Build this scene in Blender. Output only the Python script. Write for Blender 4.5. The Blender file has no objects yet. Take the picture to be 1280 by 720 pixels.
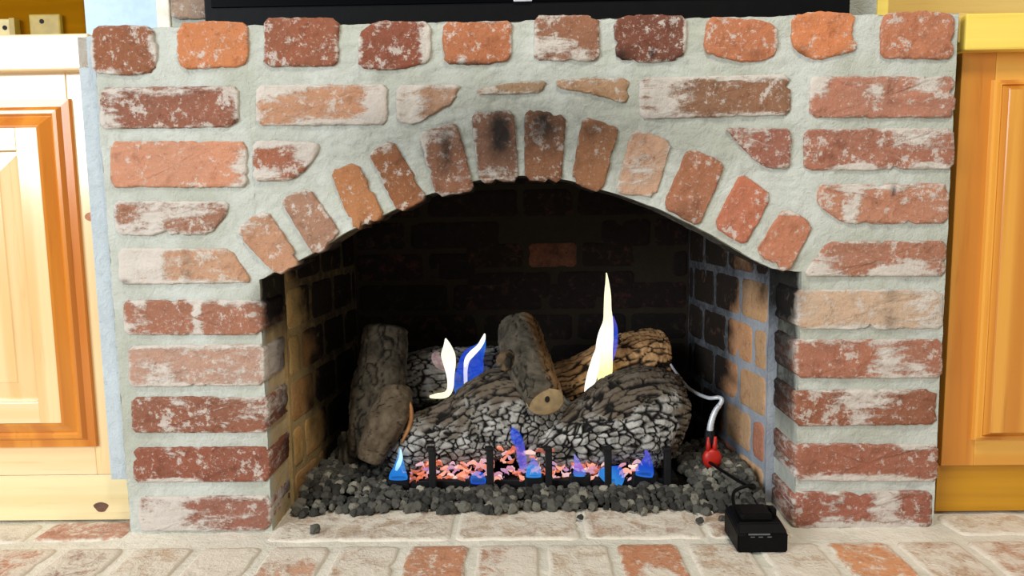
import bpy, bmesh, math, random
from mathutils import Vector, Matrix, noise
random.seed(7)
sc = bpy.context.scene
col = sc.collection

# ------------------------------------------------------------------ camera
CAM = Vector((-0.0063, -1.0848, 0.4934))
YAW, PITCH, ROLL, FPX = -0.0143, -0.1122, -0.0148, 924.0
fw = Vector((math.sin(YAW)*math.cos(PITCH), math.cos(YAW)*math.cos(PITCH), math.sin(PITCH)))
rt = Vector((math.cos(YAW), -math.sin(YAW), 0)); up = rt.cross(fw)
rt, up = rt*math.cos(ROLL)+up*math.sin(ROLL), up*math.cos(ROLL)-rt*math.sin(ROLL)
cd = bpy.data.cameras.new('camera'); cam = bpy.data.objects.new('camera', cd); col.objects.link(cam)
cam.matrix_world = Matrix(((rt.x, up.x, -fw.x, CAM.x), (rt.y, up.y, -fw.y, CAM.y), (rt.z, up.z, -fw.z, CAM.z), (0, 0, 0, 1)))
cd.sensor_width = 36.0; cd.lens = FPX/1280*36.0; cd.clip_start = 0.02
sc.camera = cam

# ------------------------------------------------------------------ light
wd = bpy.data.worlds.new('room_light'); sc.world = wd; wd.use_nodes = True
bg = wd.node_tree.nodes['Background']; bg.inputs[0].default_value = (1.0, 0.965, 0.90, 1); bg.inputs[1].default_value = 0.34
def area(name, loc, target, sx, sy, power, color):
    l = bpy.data.lights.new(name, 'AREA'); l.shape = 'RECTANGLE'; l.size = sx; l.size_y = sy
    l.energy = power; l.color = color
    o = bpy.data.objects.new(name, l); col.objects.link(o); o.location = loc
    o.rotation_euler = (Vector(target)-Vector(loc)).to_track_quat('-Z', 'Y').to_euler()
    return o
area('window_daylight', (-2.45, -2.5, 1.35), (-0.2, 0, 0.35), 1.7, 1.5, 115, (0.86, 0.93, 1.0))
area('ceiling_lamp', (0.4, -1.1, 2.35), (0.1, 0, 0.2), 0.4, 0.4, 26, (1.0, 0.93, 0.80))
sc.view_settings.view_transform = 'Standard'; sc.view_settings.look = 'None'
sc.view_settings.exposure = 0.0; sc.view_settings.gamma = 1.0; sc.view_settings.use_curve_mapping = False

# ------------------------------------------------------------------ helpers
def ray(x, y): return fw + rt*((x-640)/FPX) + up*((360-y)/FPX)
def W(x, y, Y=0.0):
    d = ray(x, y); return CAM + d*((Y-CAM.y)/d.y)
def FL(x, y, Z=0.0):
    d = ray(x, y); return CAM + d*((Z-CAM.z)/d.z)
def lin(c):
    return tuple((v/255/12.92 if v/255 <= .04045 else ((v/255+.055)/1.055)**2.4) for v in c)
def rgba(c, a=1.0): return (*lin(c), a)
def sstep(a, b, x):
    t = max(0., min(1., (x-a)/(b-a))); return t*t*(3-2*t)
def nz(x, y, z, s=1.0, o=3):
    return noise.fractal(Vector((x*s, y*s, z*s)), 1.0, 2.0, o)

def link(name, verts, faces, mat, parent=None, loc=None, smooth=False, attrs=None, color=None):
    loc = Vector(loc) if loc is not None else Vector((0, 0, 0))
    m = bpy.data.meshes.new(name)
    m.from_pydata([tuple(Vector(v)-loc) for v in verts], [], faces)
    if attrs:
        for k, vals in attrs.items():
            if isinstance(vals[0], (tuple, list)):
                a = m.attributes.new(k, 'FLOAT_COLOR', 'POINT')
                for i, v in enumerate(vals): a.data[i].color = v
            else:
                a = m.attributes.new(k, 'FLOAT', 'POINT')
                for i, v in enumerate(vals): a.data[i].value = v
    bm = bmesh.new(); bm.from_mesh(m); bmesh.ops.recalc_face_normals(bm, faces=bm.faces); bm.to_mesh(m); bm.free()
    if smooth:
        for p in m.polygons: p.use_smooth = True
    m.materials.append(mat)
    o = bpy.data.objects.new(name, m); col.objects.link(o)
    if parent is not None:
        o.parent = parent
        q = parent; off = Vector((0, 0, 0))
        while q is not None: off += q.location; q = q.parent
        o.location = loc-off
    else: o.location = loc
    if color: o.color = color
    return o
def tag(o, label=None, cat=None, group=None, kind=None):
    if label: o['label'] = label
    if cat: o['category'] = cat
    if group: o['group'] = group
    if kind: o['kind'] = kind
    return o
def empty(name, loc, label=None, cat=None, group=None, kind=None):
    o = bpy.data.objects.new(name, None); col.objects.link(o); o.location = loc; o.empty_display_size = .05
    return tag(o, label, cat, group, kind)

def box_data(x0, x1, y0, y1, z0, z1, bev=0.002):
    bm = bmesh.new(); bmesh.ops.create_cube(bm, size=1)
    for v in bm.verts:
        v.co = Vector(((x0+x1)/2+v.co.x*(x1-x0), (y0+y1)/2+v.co.y*(y1-y0), (z0+z1)/2+v.co.z*(z1-z0)))
    if bev: bmesh.ops.bevel(bm, geom=bm.edges[:], offset=bev, segments=2, affect='EDGES', profile=.6)
    bm.verts.index_update()
    d = [v.co.copy() for v in bm.verts], [[v.index for v in f.verts] for f in bm.faces]
    bm.free(); return d
def box(name, x0, x1, y0, y1, z0, z1, mat, parent=None, bev=0.002):
    v, f = box_data(x0, x1, y0, y1, z0, z1, bev)
    return link(name, v, f, mat, parent, ((x0+x1)/2, (y0+y1)/2, z0))
def tube_data(pts, rads, seg=12, flat=1.0, cap=True):
    pts = [Vector(p) for p in pts]; V = []; Fc = []
    n = len(pts); ref = None
    for i, p in enumerate(pts):
        t = (pts[min(i+1, n-1)]-pts[max(i-1, 0)]).normalized()
        if ref is None: ref = Vector((0, 1, 0)) if abs(t.y) < .9 else Vector((1, 0, 0))
        a = (ref-t*ref.dot(t)).normalized(); b = t.cross(a); ref = a
        for k in range(seg):
            th = 2*math.pi*k/seg
            V.append(p+(a*math.cos(th)*flat+b*math.sin(th))*rads[i])
    for i in range(n-1):
        for k in range(seg):
            Fc.append([i*seg+k, i*seg+(k+1) % seg, (i+1)*seg+(k+1) % seg, (i+1)*seg+k])
    if cap:
        Fc.append(list(range(seg))); Fc.append([(n-1)*seg+k for k in range(seg)])
    return V, Fc
def spline(ctrl, n):
    """Catmull-Rom through tuples of any length"""
    out = []; m = len(ctrl)
    for i in range(n):
        s = i/(n-1)*(m-1); j = min(int(s), m-2); t = s-j
        p0, p1, p2, p3 = ctrl[max(j-1, 0)], ctrl[j], ctrl[j+1], ctrl[min(j+2, m-1)]
        out.append(tuple(.5*(2*b+(-a+c)*t+(2*a-5*b+4*c-d)*t*t+(-a+3*b-3*c+d)*t**3) for a, b, c, d in zip(p0, p1, p2, p3)))
    return out

# ------------------------------------------------------------------ materials
class NT:
    def __init__(s, name):
        s.m = bpy.data.materials.new(name); s.m.use_nodes = True; s.t = s.m.node_tree; s.n = s.t.nodes
        s.b = s.n['Principled BSDF']; s.out = s.n['Material Output']
    def new(s, typ, **kw):
        x = s.n.new(typ)
        for k, v in kw.items(): setattr(x, k, v)
        return x
    def l(s, a, b): s.t.links.new(a, b)
    def coord(s, scale=(1, 1, 1), kind='Object', rnd=True):
        tc = s.new('ShaderNodeTexCoord'); mp = s.new('ShaderNodeMapping'); s.l(tc.outputs[kind], mp.inputs[0])
        mp.inputs['Scale'].default_value = scale
        if rnd:
            oi = s.new('ShaderNodeObjectInfo'); mu = s.new('ShaderNodeMath', operation='MULTIPLY'); mu.inputs[1].default_value = 37.0
            s.l(oi.outputs['Random'], mu.inputs[0]); s.l(mu.outputs[0], mp.inputs['Location'])
        return mp.outputs[0]
    def noise(s, vec, scale, detail=4, rough=.55, dist=0.0):
        n = s.new('ShaderNodeTexNoise'); s.l(vec, n.inputs['Vector']); n.inputs['Scale'].default_value = scale
        n.inputs['Detail'].default_value = detail; n.inputs['Roughness'].default_value = rough; n.inputs['Distortion'].default_value = dist
        return n.outputs['Fac']
    def ramp(s, fac, stops):
        r = s.new('ShaderNodeValToRGB'); s.l(fac, r.inputs[0]); e = r.color_ramp.elements
        while len(e) < len(stops): e.new(.5)
        for i, (p, c) in enumerate(stops):
            e[i].position = p; e[i].color = c if len(c) == 4 else (*c, 1)
        return r.outputs[0]
    def mr(s, v, a, b, c=0., d=1., smooth=True):
        m = s.new('ShaderNodeMapRange'); m.interpolation_type = 'SMOOTHSTEP' if smooth else 'LINEAR'
        s.l(v, m.inputs[0]); m.inputs[1].default_value = a; m.inputs[2].default_value = b; m.inputs[3].default_value = c; m.inputs[4].default_value = d
        return m.outputs[0]
    def mix(s, f, a, b, mode='MIX'):
        m = s.new('ShaderNodeMix', data_type='RGBA', blend_type=mode)
        for sock, v in ((m.inputs[0], f), (m.inputs[6], a), (m.inputs[7], b)):
            if hasattr(v, 'links'): s.l(v, sock)
            elif isinstance(v, (int, float)): sock.default_value = v
            else: sock.default_value = v if len(v) == 4 else (*v, 1)
        return m.outputs[2]
    def math(s, op, a, b=0.0):
        m = s.new('ShaderNodeMath', operation=op)
        for i, v in enumerate((a, b)):
            if hasattr(v, 'links'): s.l(v, m.inputs[i])
            else: m.inputs[i].default_value = v
        return m.outputs[0]
    def attr(s, name):
        a = s.new('ShaderNodeAttribute'); a.attribute_name = name; return a
    def bump(s, h, strength, dist=.004):
        b = s.new('ShaderNodeBump'); b.inputs['Strength'].default_value = strength; b.inputs['Distance'].default_value = dist
        s.l(h, b.inputs['Height']); s.l(b.outputs[0], s.b.inputs['Normal'])
    def done(s, colr, rough=.9, spec=.25):
        if hasattr(colr, 'links'): s.l(colr, s.b.inputs['Base Color'])
        else: s.b.inputs['Base Color'].default_value = colr if len(colr) == 4 else (*colr, 1)
        if hasattr(rough, 'links'): s.l(rough, s.b.inputs['Roughness'])
        else: s.b.inputs['Roughness'].default_value = rough
        s.b.inputs['Specular IOR Level'].default_value = spec
        return s.m

def brick_material(name, wash_col, tint=(.82, .78, .66), patch=.75):
    t = NT(name); v = t.coord(); oi = t.new('ShaderNodeObjectInfo'); hs = t.new('ShaderNodeHueSaturation'); t.l(oi.outputs['Color'], hs.inputs['Color']); hs.inputs['Saturation'].default_value = .84; base = t.mix(1.0, hs.outputs[0], (*tint, 1), 'MULTIPLY')
    big = t.noise(v, 14, 3); med = t.noise(v, 48, 5, .65, .4); fine = t.noise(v, 190, 4, .7); str_ = t.noise(t.coord((1, 1, 3.2)), 30, 5, .65, .6)
    c = t.mix(t.mr(big, .35, .68), base, t.mix(1.0, base, (1.10, 1.03, .98, 1), 'MULTIPLY'))
    c = t.mix(t.mr(med, .52, .72, 0, .75), c, t.mix(1.0, c, (.62, .56, .54, 1), 'MULTIPLY'))
    c = t.mix(t.mr(fine, .56, .70, 0, .55), c, (.60, .47, .40))
    sp = t.math('ADD', t.noise(v, 62, 7, .72), t.math('MULTIPLY', t.math('SUBTRACT', t.noise(v, 20, 3), .5), .35)); c = t.mix(t.mr(sp, .555, .64, 0, patch), c, tuple(x*.9 for x in wash_col))
    c = t.mix(t.mr(fine, .40, .26, 0, .6), c, (.06, .03, .02))
    wsum = t.math('ADD', t.attr('wash').outputs['Fac'], oi.outputs['Alpha'])
    wn = t.math('ADD', t.math('MULTIPLY', str_, .8), t.math('MULTIPLY', fine, .3))
    wm = t.mr(t.math('ADD', wn, wsum), .80, 1.02, 0, .93)
    wc = t.mix(med, wash_col, tuple(x*.80 for x in wash_col))
    c = t.mix(wm, c, wc)
    dn = t.math('MULTIPLY', t.attr('dark').outputs['Fac'], t.mr(med, .2, .62, .84, 1.12))
    c = t.mix(t.mr(dn, .05, .97, 0, .985, False), c, (.009, .007, .006))
    h = t.math('ADD', t.math('MULTIPLY', med, .8), t.math('MULTIPLY', fine, .5))
    h = t.math('ADD', h, t.math('MULTIPLY', wm, .25)); t.bump(h, .75, .0045)
    return t.done(c, .88, .2)
BRICK = brick_material('weathered_brick', lin((214, 205, 194)))
HBRICK = brick_material('hearth_brick', lin((238, 228, 210)), (.95, .92, .84))
FBRICK = brick_material('fire_brick', lin((160, 150, 140)), (.9, .86, .76), .25)

def mortar_material(name, c0, c1):
    t = NT(name); v = t.coord(rnd=False)
    a = t.noise(v, 9, 4); b = t.noise(v, 60, 6, .65, .5); f = t.noise(v, 260, 3, .7)
    c = t.mix(t.mr(a, .35, .65), c0, c1)
    c = t.mix(t.attr('firelit').outputs['Fac'], c, lin((198, 166, 112)))
    c = t.mix(t.mr(b, .50, .75, 0, .55), c, tuple(x*.66 for x in c0))
    c = t.mix(t.mr(f, .60, .8, 0, .35), c, (.75, .74, .70))
    d = t.math('MULTIPLY', t.attr('dark').outputs['Fac'], t.mr(b, .2, .65, .80, 1.12))
    c = t.mix(t.mr(d, .05, .95, 0, .97, False), c, (.012, .010, .008))
    t.bump(t.math('ADD', b, t.math('MULTIPLY', f, .35)), .7, .005)
    return t.done(c, .92, .2)
MORTAR = mortar_material('grey_mortar', lin((196, 199, 190)), lin((178, 180, 166)))
HMORTAR = mortar_material('hearth_mortar', lin((234, 227, 211)), lin((218, 213, 196)))
TMORTAR = mortar_material('tan_mortar', lin((186, 160, 112)), lin((166, 138, 92)))  # tan mortar for the left lining, its joint and the back
FMORTAR = mortar_material('firebox_mortar', lin((168, 172, 178)), lin((140, 146, 156)))

def wood_material(name, light, dark, axis='z', rough=.28, coat=.6, scale=1.0, spec=.4):
    t = NT(name)
    s = {'z': (9, 9, .55), 'x': (.55, 9, 9)}[axis]
    v = t.coord(tuple(x*scale for x in s))
    n1 = t.noise(v, 1.6, 3, .5, 1.2); n2 = t.noise(v, 14, 4, .6, .3)
    w = t.new('ShaderNodeTexWave', wave_type='BANDS', bands_direction='X' if axis == 'z' else 'Z'); t.l(v, w.inputs['Vector'])
    w.inputs['Scale'].default_value = .55; w.inputs['Distortion'].default_value = 7; w.inputs['Detail'].default_value = 2; w.inputs['Detail Scale'].default_value = .7
    c = t.mix(t.mr(w.outputs['Fac'], .45, 1.0, 0, .55), light, dark)
    c = t.mix(t.mr(n1, .4, .7, 0, .55), c, dark)
    c = t.mix(t.mr(n2, .55, .8, 0, .4), c, tuple(x*.7 for x in dark))
    t.bump(n2, .06, .002)
    t.b.inputs['Coat Weight'].default_value = coat; t.b.inputs['Coat Roughness'].default_value = .14; t.b.inputs['Coat IOR'].default_value = 1.6
    return t.done(c, rough, spec)
PINE_V = wood_material('varnished_pine_upright', lin((240, 206, 150)), lin((228, 176, 104)), 'z', .26, 1.0)  # window sheen on the varnish put into this paler base colour
PINE_H = wood_material('varnished_pine_level', lin((243, 216, 168)), lin((234, 192, 130)), 'x', .26, 1.0)  # paler base colour again carries the window sheen
PINE_EDGE = wood_material('shaded_pine_moulding', lin((222, 140, 36)), lin((188, 100, 12)))  # same pine turned from the window, its shade put into the colour
PALE_H = wood_material('pale_pine_board', lin((238, 222, 172)), lin((224, 200, 142)), 'x', .35, .4)
AMBER_V = wood_material('amber_pine_upright', lin((232, 164, 66)), lin((184, 98, 14)), 'z', .35, .35, .8)
AMBER_H = wood_material('amber_pine_level', lin((232, 172, 74)), lin((208, 134, 40)), 'x', .35, .35, .8)
OCHRE_H = wood_material('ochre_toe_board', lin((206, 148, 22)), lin((178, 118, 8)), 'x', .4, .3)
YELLOW_H = wood_material('yellow_pine_top', lin((252, 224, 110)), lin((246, 206, 84)), 'x', .4, .3)
PANEL_L = wood_material('brown_ochre_panelling', lin((140, 94, 4)), lin((118, 74, 1)), 'x', .8, .0, 1.0, .02)
PANEL_R = wood_material('tan_panelling', lin((222, 196, 122)), lin((208, 176, 100)), 'x', .5, .1)

def plain(name, c, rough=.5, metal=0.0, spec=.4, bumpy=0.0, var=.12):
    t = NT(name); v = t.coord(); n = t.noise(v, 60, 4)
    cc = t.mix(t.mr(n, .3, .7), tuple(x*(1-var) for x in c), tuple(min(1, x*(1+var)) for x in c))
    t.b.inputs['Metallic'].default_value = metal
    if bumpy: t.bump(n, bumpy, .003)
    return t.done(cc, rough, spec)
BLACK_PLASTIC = plain('black_plastic', lin((11, 11, 12)), .5, spec=.10, bumpy=.1)
BLACK_GLOSS = plain('black_screen', lin((5, 6, 8)), .35, spec=.03, var=.02)
BLACK_IRON = plain('black_iron', lin((17, 17, 19)), .6, .3, bumpy=.4)
SILVER = plain('silver_metal', lin((205, 208, 212)), .35, .25)
GREY_PRINT = plain('grey_print', lin((96, 98, 98)), .6)
RED_PLASTIC = plain('red_plastic', lin((178, 34, 24)), .4)
PLATE_A = plain('ivory_plate', lin((196, 178, 118)), .45)
PLATE_B = plain('olive_gold_plate', lin((158, 134, 46)), .45)
DARK_HOLE = plain('dark_hole', lin((26, 20, 14)), .8)
WHITE_PAINT = plain('white_paint', lin((240, 232, 214)), .6)
PALE_BLUE = plain('pale_blue_strip', lin((190, 218, 248)), .5, var=.05)  # even pale blue base for the strip beside the chimney
PEBBLE_W = plain('white_pebble', lin((225, 225, 220)), .7)
SOOT = plain('black_soot', lin((14, 11, 9)), .95, spec=.1, bumpy=.4)
CAULK = mortar_material('blue_grey_filler', lin((192, 201, 206)), lin((182, 191, 196)))

def lava_material():
    t = NT('grey_lava_rock'); oi = t.new('ShaderNodeObjectInfo'); v = t.coord(); n = t.noise(v, 160, 5, .7)
    isl = t.new('ShaderNodeNewGeometry').outputs['Random Per Island']
    isl = t.math('FRACT', t.math('ADD', isl, t.math('MULTIPLY', oi.outputs['Random'], 5.3)))
    c = t.ramp(isl, [(0, lin((42, 42, 42))), (.5, lin((88, 87, 82))), (.85, lin((120, 118, 108))), (1, lin((178, 172, 154)))])
    c = t.mix(.15, c, lin((120, 115, 102)))
    c = t.mix(t.mr(n, .25, .5), tuple(x*0+.03 for x in (1, 1, 1)), c)
    t.bump(n, .8, .003); return t.done(c, .95, .15)
LAVA = lava_material()

def log_material(name, hi, mid, crackc, tan=None):
    t = NT(name); v = t.coord(rnd=False); n = t.noise(v, 38, 5, .65, .4); f = t.noise(v, 160, 4, .7)
    c = t.mix(t.mr(n, .3, .7), mid, hi); c = t.mix(t.mr(f, .55, .8, 0, .5), c, tuple(x*.45 for x in mid))
    if tan is not None:
        c = t.mix(t.attr('tan').outputs['Fac'], c, tan)
    cr = t.attr('crack').outputs['Fac']
    c = t.mix(cr, c, crackc); t.bump(t.math('ADD', f, n), .5, .003)
    return t.done(c, .9, .2)
LOG_ASH = log_material('ash_grey_charred_bark', lin((184, 182, 176)), lin((112, 108, 101)), (.007, .006, .005), lin((90, 76, 60)))
LOG_DARK = log_material('brown_grey_bark', lin((98, 89, 75)), lin((56, 51, 42)), (.014, .012, .009), lin((150, 110, 66)))
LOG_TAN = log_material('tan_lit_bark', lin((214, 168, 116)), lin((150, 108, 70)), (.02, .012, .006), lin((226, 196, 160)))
CUT = plain('pale_cut_wood', lin((150, 128, 92)), .8, bumpy=.3, var=.2)
TAN_EDGE = plain('orange_tan_inner_bark', lin((168, 116, 70)), .8, bumpy=.3, var=.25)

def flame_material(name, strength, alpha):
    t = NT(name); t.n.remove(t.b); e = t.new('ShaderNodeEmission'); tr = t.new('ShaderNodeBsdfTransparent'); mx = t.new('ShaderNodeMixShader')
    a = t.attr('fcol'); t.l(a.outputs['Color'], e.inputs[0]); e.inputs[1].default_value = strength
    v = t.coord((1, 1, .4)); n = t.noise(v, 60, 3)
    t.l(t.math('MULTIPLY', t.math('MULTIPLY', a.outputs['Alpha'], t.mr(n, .3, .65, .75, 1.0)), alpha), mx.inputs[0])
    t.l(tr.outputs[0], mx.inputs[1]); t.l(e.outputs[0], mx.inputs[2]); t.l(mx.outputs[0], t.out.inputs[0])
    return t.m
FLAME_Y = flame_material('yellow_flame', 1.35, 1.0)
FLAME_B = flame_material('blue_flame', 1.0, .48)
def ember_material():
    t = NT('glowing_ember'); isl = t.new('ShaderNodeNewGeometry').outputs['Random Per Island']
    c = t.ramp(isl, [(0, lin((110, 50, 40))), (.3, lin((215, 105, 70))), (.55, lin((246, 176, 150))), (.75, lin((150, 110, 170))), (1, lin((250, 220, 205)))])
    t.l(c, t.b.inputs['Emission Color']); t.b.inputs['Emission Strength'].default_value = 1.0
    return t.done(tuple(x*.5 for x in lin((180, 110, 90))), .9)
EMBER = ember_material()

# ------------------------------------------------------------------ brick builder
def chaikin(p, k=.22):
    out = []
    for i in range(len(p)):
        a, b = Vector(p[i]), Vector(p[(i+1) % len(p)])
        L = (b-a).length; d = min(k*L, .007)/max(L, 1e-6)
        out += [a.lerp(b, d), a.lerp(b, 1-d)]
    return out
def resample(p, step):
    out = []
    for i in range(len(p)):
        a, b = p[i], p[(i+1) % len(p)]; n = max(1, int(round((b-a).length/step)))
        out += [a.lerp(b, j/n) for j in range(n)]
    return out
def brick(name, poly, org, U, V, N, proud, depth, color, wash, mat, parent, soot=None, blobs=(), seed=0, rough=.0012, step=.005, bevel=.0022, rings=(.0, .10, .28, .52, .78), grow=0.0):
    """poly: 2D outline in (U,V) metres. N points out of the wall. blobs: (u,v,ru,rv,strength,kind) in outline-box units"""
    p = resample(chaikin([Vector((a, b)) for a, b in poly]), step)
    cx = sum(q.x for q in p)/len(p); cy = sum(q.y for q in p)/len(p); c = Vector((cx, cy))
    x0, x1 = min(q.x for q in p), max(q.x for q in p); y0, y1 = min(q.y for q in p), max(q.y for q in p)
    half = min(x1-x0, y1-y0)/2
    P = []
    for q in p:
        d = (q-c); dn = d.normalized()
        j = rough*.8*nz(q.x+seed, q.y, seed*.37, 120, 4) - .007*max(0, nz(q.x-seed, q.y, 5.1+seed, 48, 4)-.38)*2 + grow
        P.append(q+dn*j)
    n = len(P); verts = []; wa = []; da = []
    def add(q, h):
        wpos = org+U*q.x+V*q.y+N*h; verts.append(wpos)
        u = (q.x-x0)/(x1-x0); v = (q.y-y0)/(y1-y0); w = 0; dk = soot(wpos) if soot else 0
        for bu, bv, ru, rv, s, k in blobs:
            g = s*math.exp(-(((u-bu)/ru)**2+((v-bv)/rv)**2))
            if k == 'w': w += g
            else: dk += g
        e = min(u, 1-u)*(x1-x0); e = min(e, min(v, 1-v)*(y1-y0))
        w += .20*(1-sstep(0, .010, e))
        wa.append(w); da.append(min(1, dk))
    def inset(q, r):
        d = q-c; L = d.length; k = 1-r/half if r < half else 0
        return c+d*k
    for q in P: add(q, -depth)
    for q in P: add(q, -min(.035, depth*.6))
    for q in P: add(q, proud-bevel-.018)
    for q in P: add(q, proud-bevel)
    for q in P: add(inset(q, bevel*.35), proud-bevel*.3)
    for s in rings:
        for q in P:
            z = inset(q, bevel*1.1)
            z = c+(z-c)*(1-s)
            add(z, proud+rough*1.3*nz(z.x+seed*2, z.y, seed, 55, 3))
    add(c, proud)
    R = 5+len(rings); F = []
    for i in range(R-1):
        for k in range(n): F.append([i*n+k, i*n+(k+1) % n, (i+1)*n+(k+1) % n, (i+1)*n+k])
    last = len(verts)-1
    for k in range(n): F.append([(R-1)*n+k, (R-1)*n+(k+1) % n, last])
    F.append(list(range(n)))
    loc = org+U*c.x+V*y0
    o = link(name, verts, F, mat, parent, loc, True, {'wash': wa, 'dark': da}, (*lin(color), wash))
    return o

X, Z3, NY = Vector((1, 0, 0)), Vector((0, 0, 1)), Vector((0, -1, 0))
def soot_surround(p):
    """smoke stain: smudge above the arch crown, black tops of the jambs, browned soffit"""
    x, y, z = p
    s = .58*math.exp(-(((x+.02)/.27)**2+((z-.59)/.085)**2))+.06*math.exp(-((x/.5)**2+((z-.72)/.05)**2))
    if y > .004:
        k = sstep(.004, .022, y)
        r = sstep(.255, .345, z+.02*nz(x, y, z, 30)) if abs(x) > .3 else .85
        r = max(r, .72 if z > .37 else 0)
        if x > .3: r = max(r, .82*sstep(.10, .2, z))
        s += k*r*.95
    for sx in (-.395, .395):
        s += .45*math.exp(-(((x-sx)/.016)**2+((z-.355)/.03)**2))
    return min(1, s)
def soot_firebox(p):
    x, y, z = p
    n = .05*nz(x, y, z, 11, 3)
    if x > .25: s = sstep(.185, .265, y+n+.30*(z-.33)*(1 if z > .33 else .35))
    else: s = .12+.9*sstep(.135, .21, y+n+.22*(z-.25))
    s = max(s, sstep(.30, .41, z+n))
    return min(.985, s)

# ------------------------------------------------------------------ structure: hearth floor, side walls
Y_ROW = -.048
floor = None
def hearth():
    V = []; F = []; da = []
    xs = [-1.5+3.0*i/150 for i in range(151)]; ys = [-1.6+2.1*i/105 for i in range(106)]
    for y in ys:
        for x in xs:
            V.append((x, y, -.0015+.0018*nz(x, y, 0, 25))); da.append(.0)
    for j in range(105):
        for i in range(150): F.append([j*151+i, j*151+i+1, (j+1)*151+i+1, (j+1)*151+i])
    fl = link('floor', V, F, HMORTAR, None, (0, 0, 0), True, {'dark': da})
    tag(fl, 'pale washed brick hearth floor in front of the fireplace', kind='structure')
    return fl
floor = hearth()
def hbrick(x0, x1, y0, y1, c, wash, blobs=(), seed=0, skew=0):
    poly = [(x0, y0), (x1, y0), (x1+skew, y1), (x0+skew, y1)]
    return brick('brick', poly, Vector((0, 0, 0)), X, Vector((0, 1, 0)), Vector((0, 0, 1)), .0015, .05, c, wash+.20, HBRICK, floor, None, blobs, seed, .0013, .010, .004)
hc = [(186, 152, 132), (196, 140, 104), (202, 176, 150), (190, 128, 92), (206, 182, 156), (200, 168, 140), (196, 120, 78), (206, 186, 160), (198, 150, 120), (204, 178, 152)]
pitch = .1005; xo = FL(679, 690).x
for r in range(2):
    for k in range(-9, 9):
        x0 = xo+k*pitch+.006+(0.05 if r else 0); x1 = x0+pitch-.013
        i = (k*3+r*5) % 10; c = hc[i]; w = .20; bl = []
        if r == 0:
            key = {-2: ((198, 132, 92), .02, []), -1: ((196, 140, 110), .12, [(.75, .7, .4, .5, .25, 'w')]), 0: ((206, 182, 156), .22, []),
                   1: ((204, 128, 78), .0, [(.5, .55, .3, .12, .35, 'w')]), -3: ((198, 170, 148), .22, []), -4: ((200, 152, 124), .15, [(.5, .9, .6, .12, .25, 'w')]),
                   -5: ((216, 198, 178), .3, []), 2: ((200, 172, 146), .20, []), 3: ((202, 180, 156), .22, []), 4: ((216, 144, 86), .0, [(.5, 1, .6, .15, .2, 'w')]), -7: ((160, 124, 108), .2, [])}
            if k in key: c, w, bl = key[k]
        hbrick(x0, x1, Y_ROW-.215*(r+1)+.006, Y_ROW-.215*r-.006, c, w, bl, k+40+r*31)
# stretcher row across the mouth of the opening and in front of the cabinets
for k, (x0, x1, y0, y1, c, w) in enumerate([(-.395, -.118, -.038, .075, (190, 166, 146), .2), (-.112, .075, -.038, .075, (196, 172, 150), .2), (.083, .262, -.038, .075, (194, 164, 142), .2), (.268, .392, -.038, .075, (182, 152, 132), .1),
        (-.93, -.765, -.035, .028, (196, 182, 172), .25), (-.755, -.617, -.03, .036, (196, 140, 118), .05), (.632, .76, -.035, .035, (200, 178, 146), .2), (.768, .95, -.035, .035, (196, 170, 140), .15)]):
    hbrick(x0, x1, y0, y1, c, w, (), k+90)

def struct_box(name, label, *a, mat, bev=.002):
    o = box(name, *a, mat, None, bev); tag(o, label, kind='structure'); return o
HL = W(108, 20, .34).x
struct_box('wall_left', 'brown ochre panelled wall behind the left cabinet top', -1.6, W(108, 20, .42).x, .42, .45, 0, 1.7, mat=PANEL_L)
struct_box('wall_recess', 'pale blue wall strip beside the chimney, above the left corner brick', W(106, 20, .40).x, W(203, 20, .40).x, .40, .43, .70, 1.7, mat=PALE_BLUE)
xa, xb = W(198, 10, .12).x, W(214, 10, .12).x
struct_box('trim_1', 'narrow white upright trim left of the chimney', xa, xb, .112, .40, .756, 1.7, mat=WHITE_PAINT)
xa, xb = W(1094, 5, .12).x, W(1108, 5, .12).x
struct_box('trim_2', 'narrow yellow upright trim right of the chimney', xa, xb, .112, .36, .756, 1.7, mat=YELLOW_H)
struct_box('wall_right', 'tan panelled wall above the right cabinet', xb-.02, 1.6, .36, .39, 0, 1.7, mat=PANEL_R)

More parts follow.
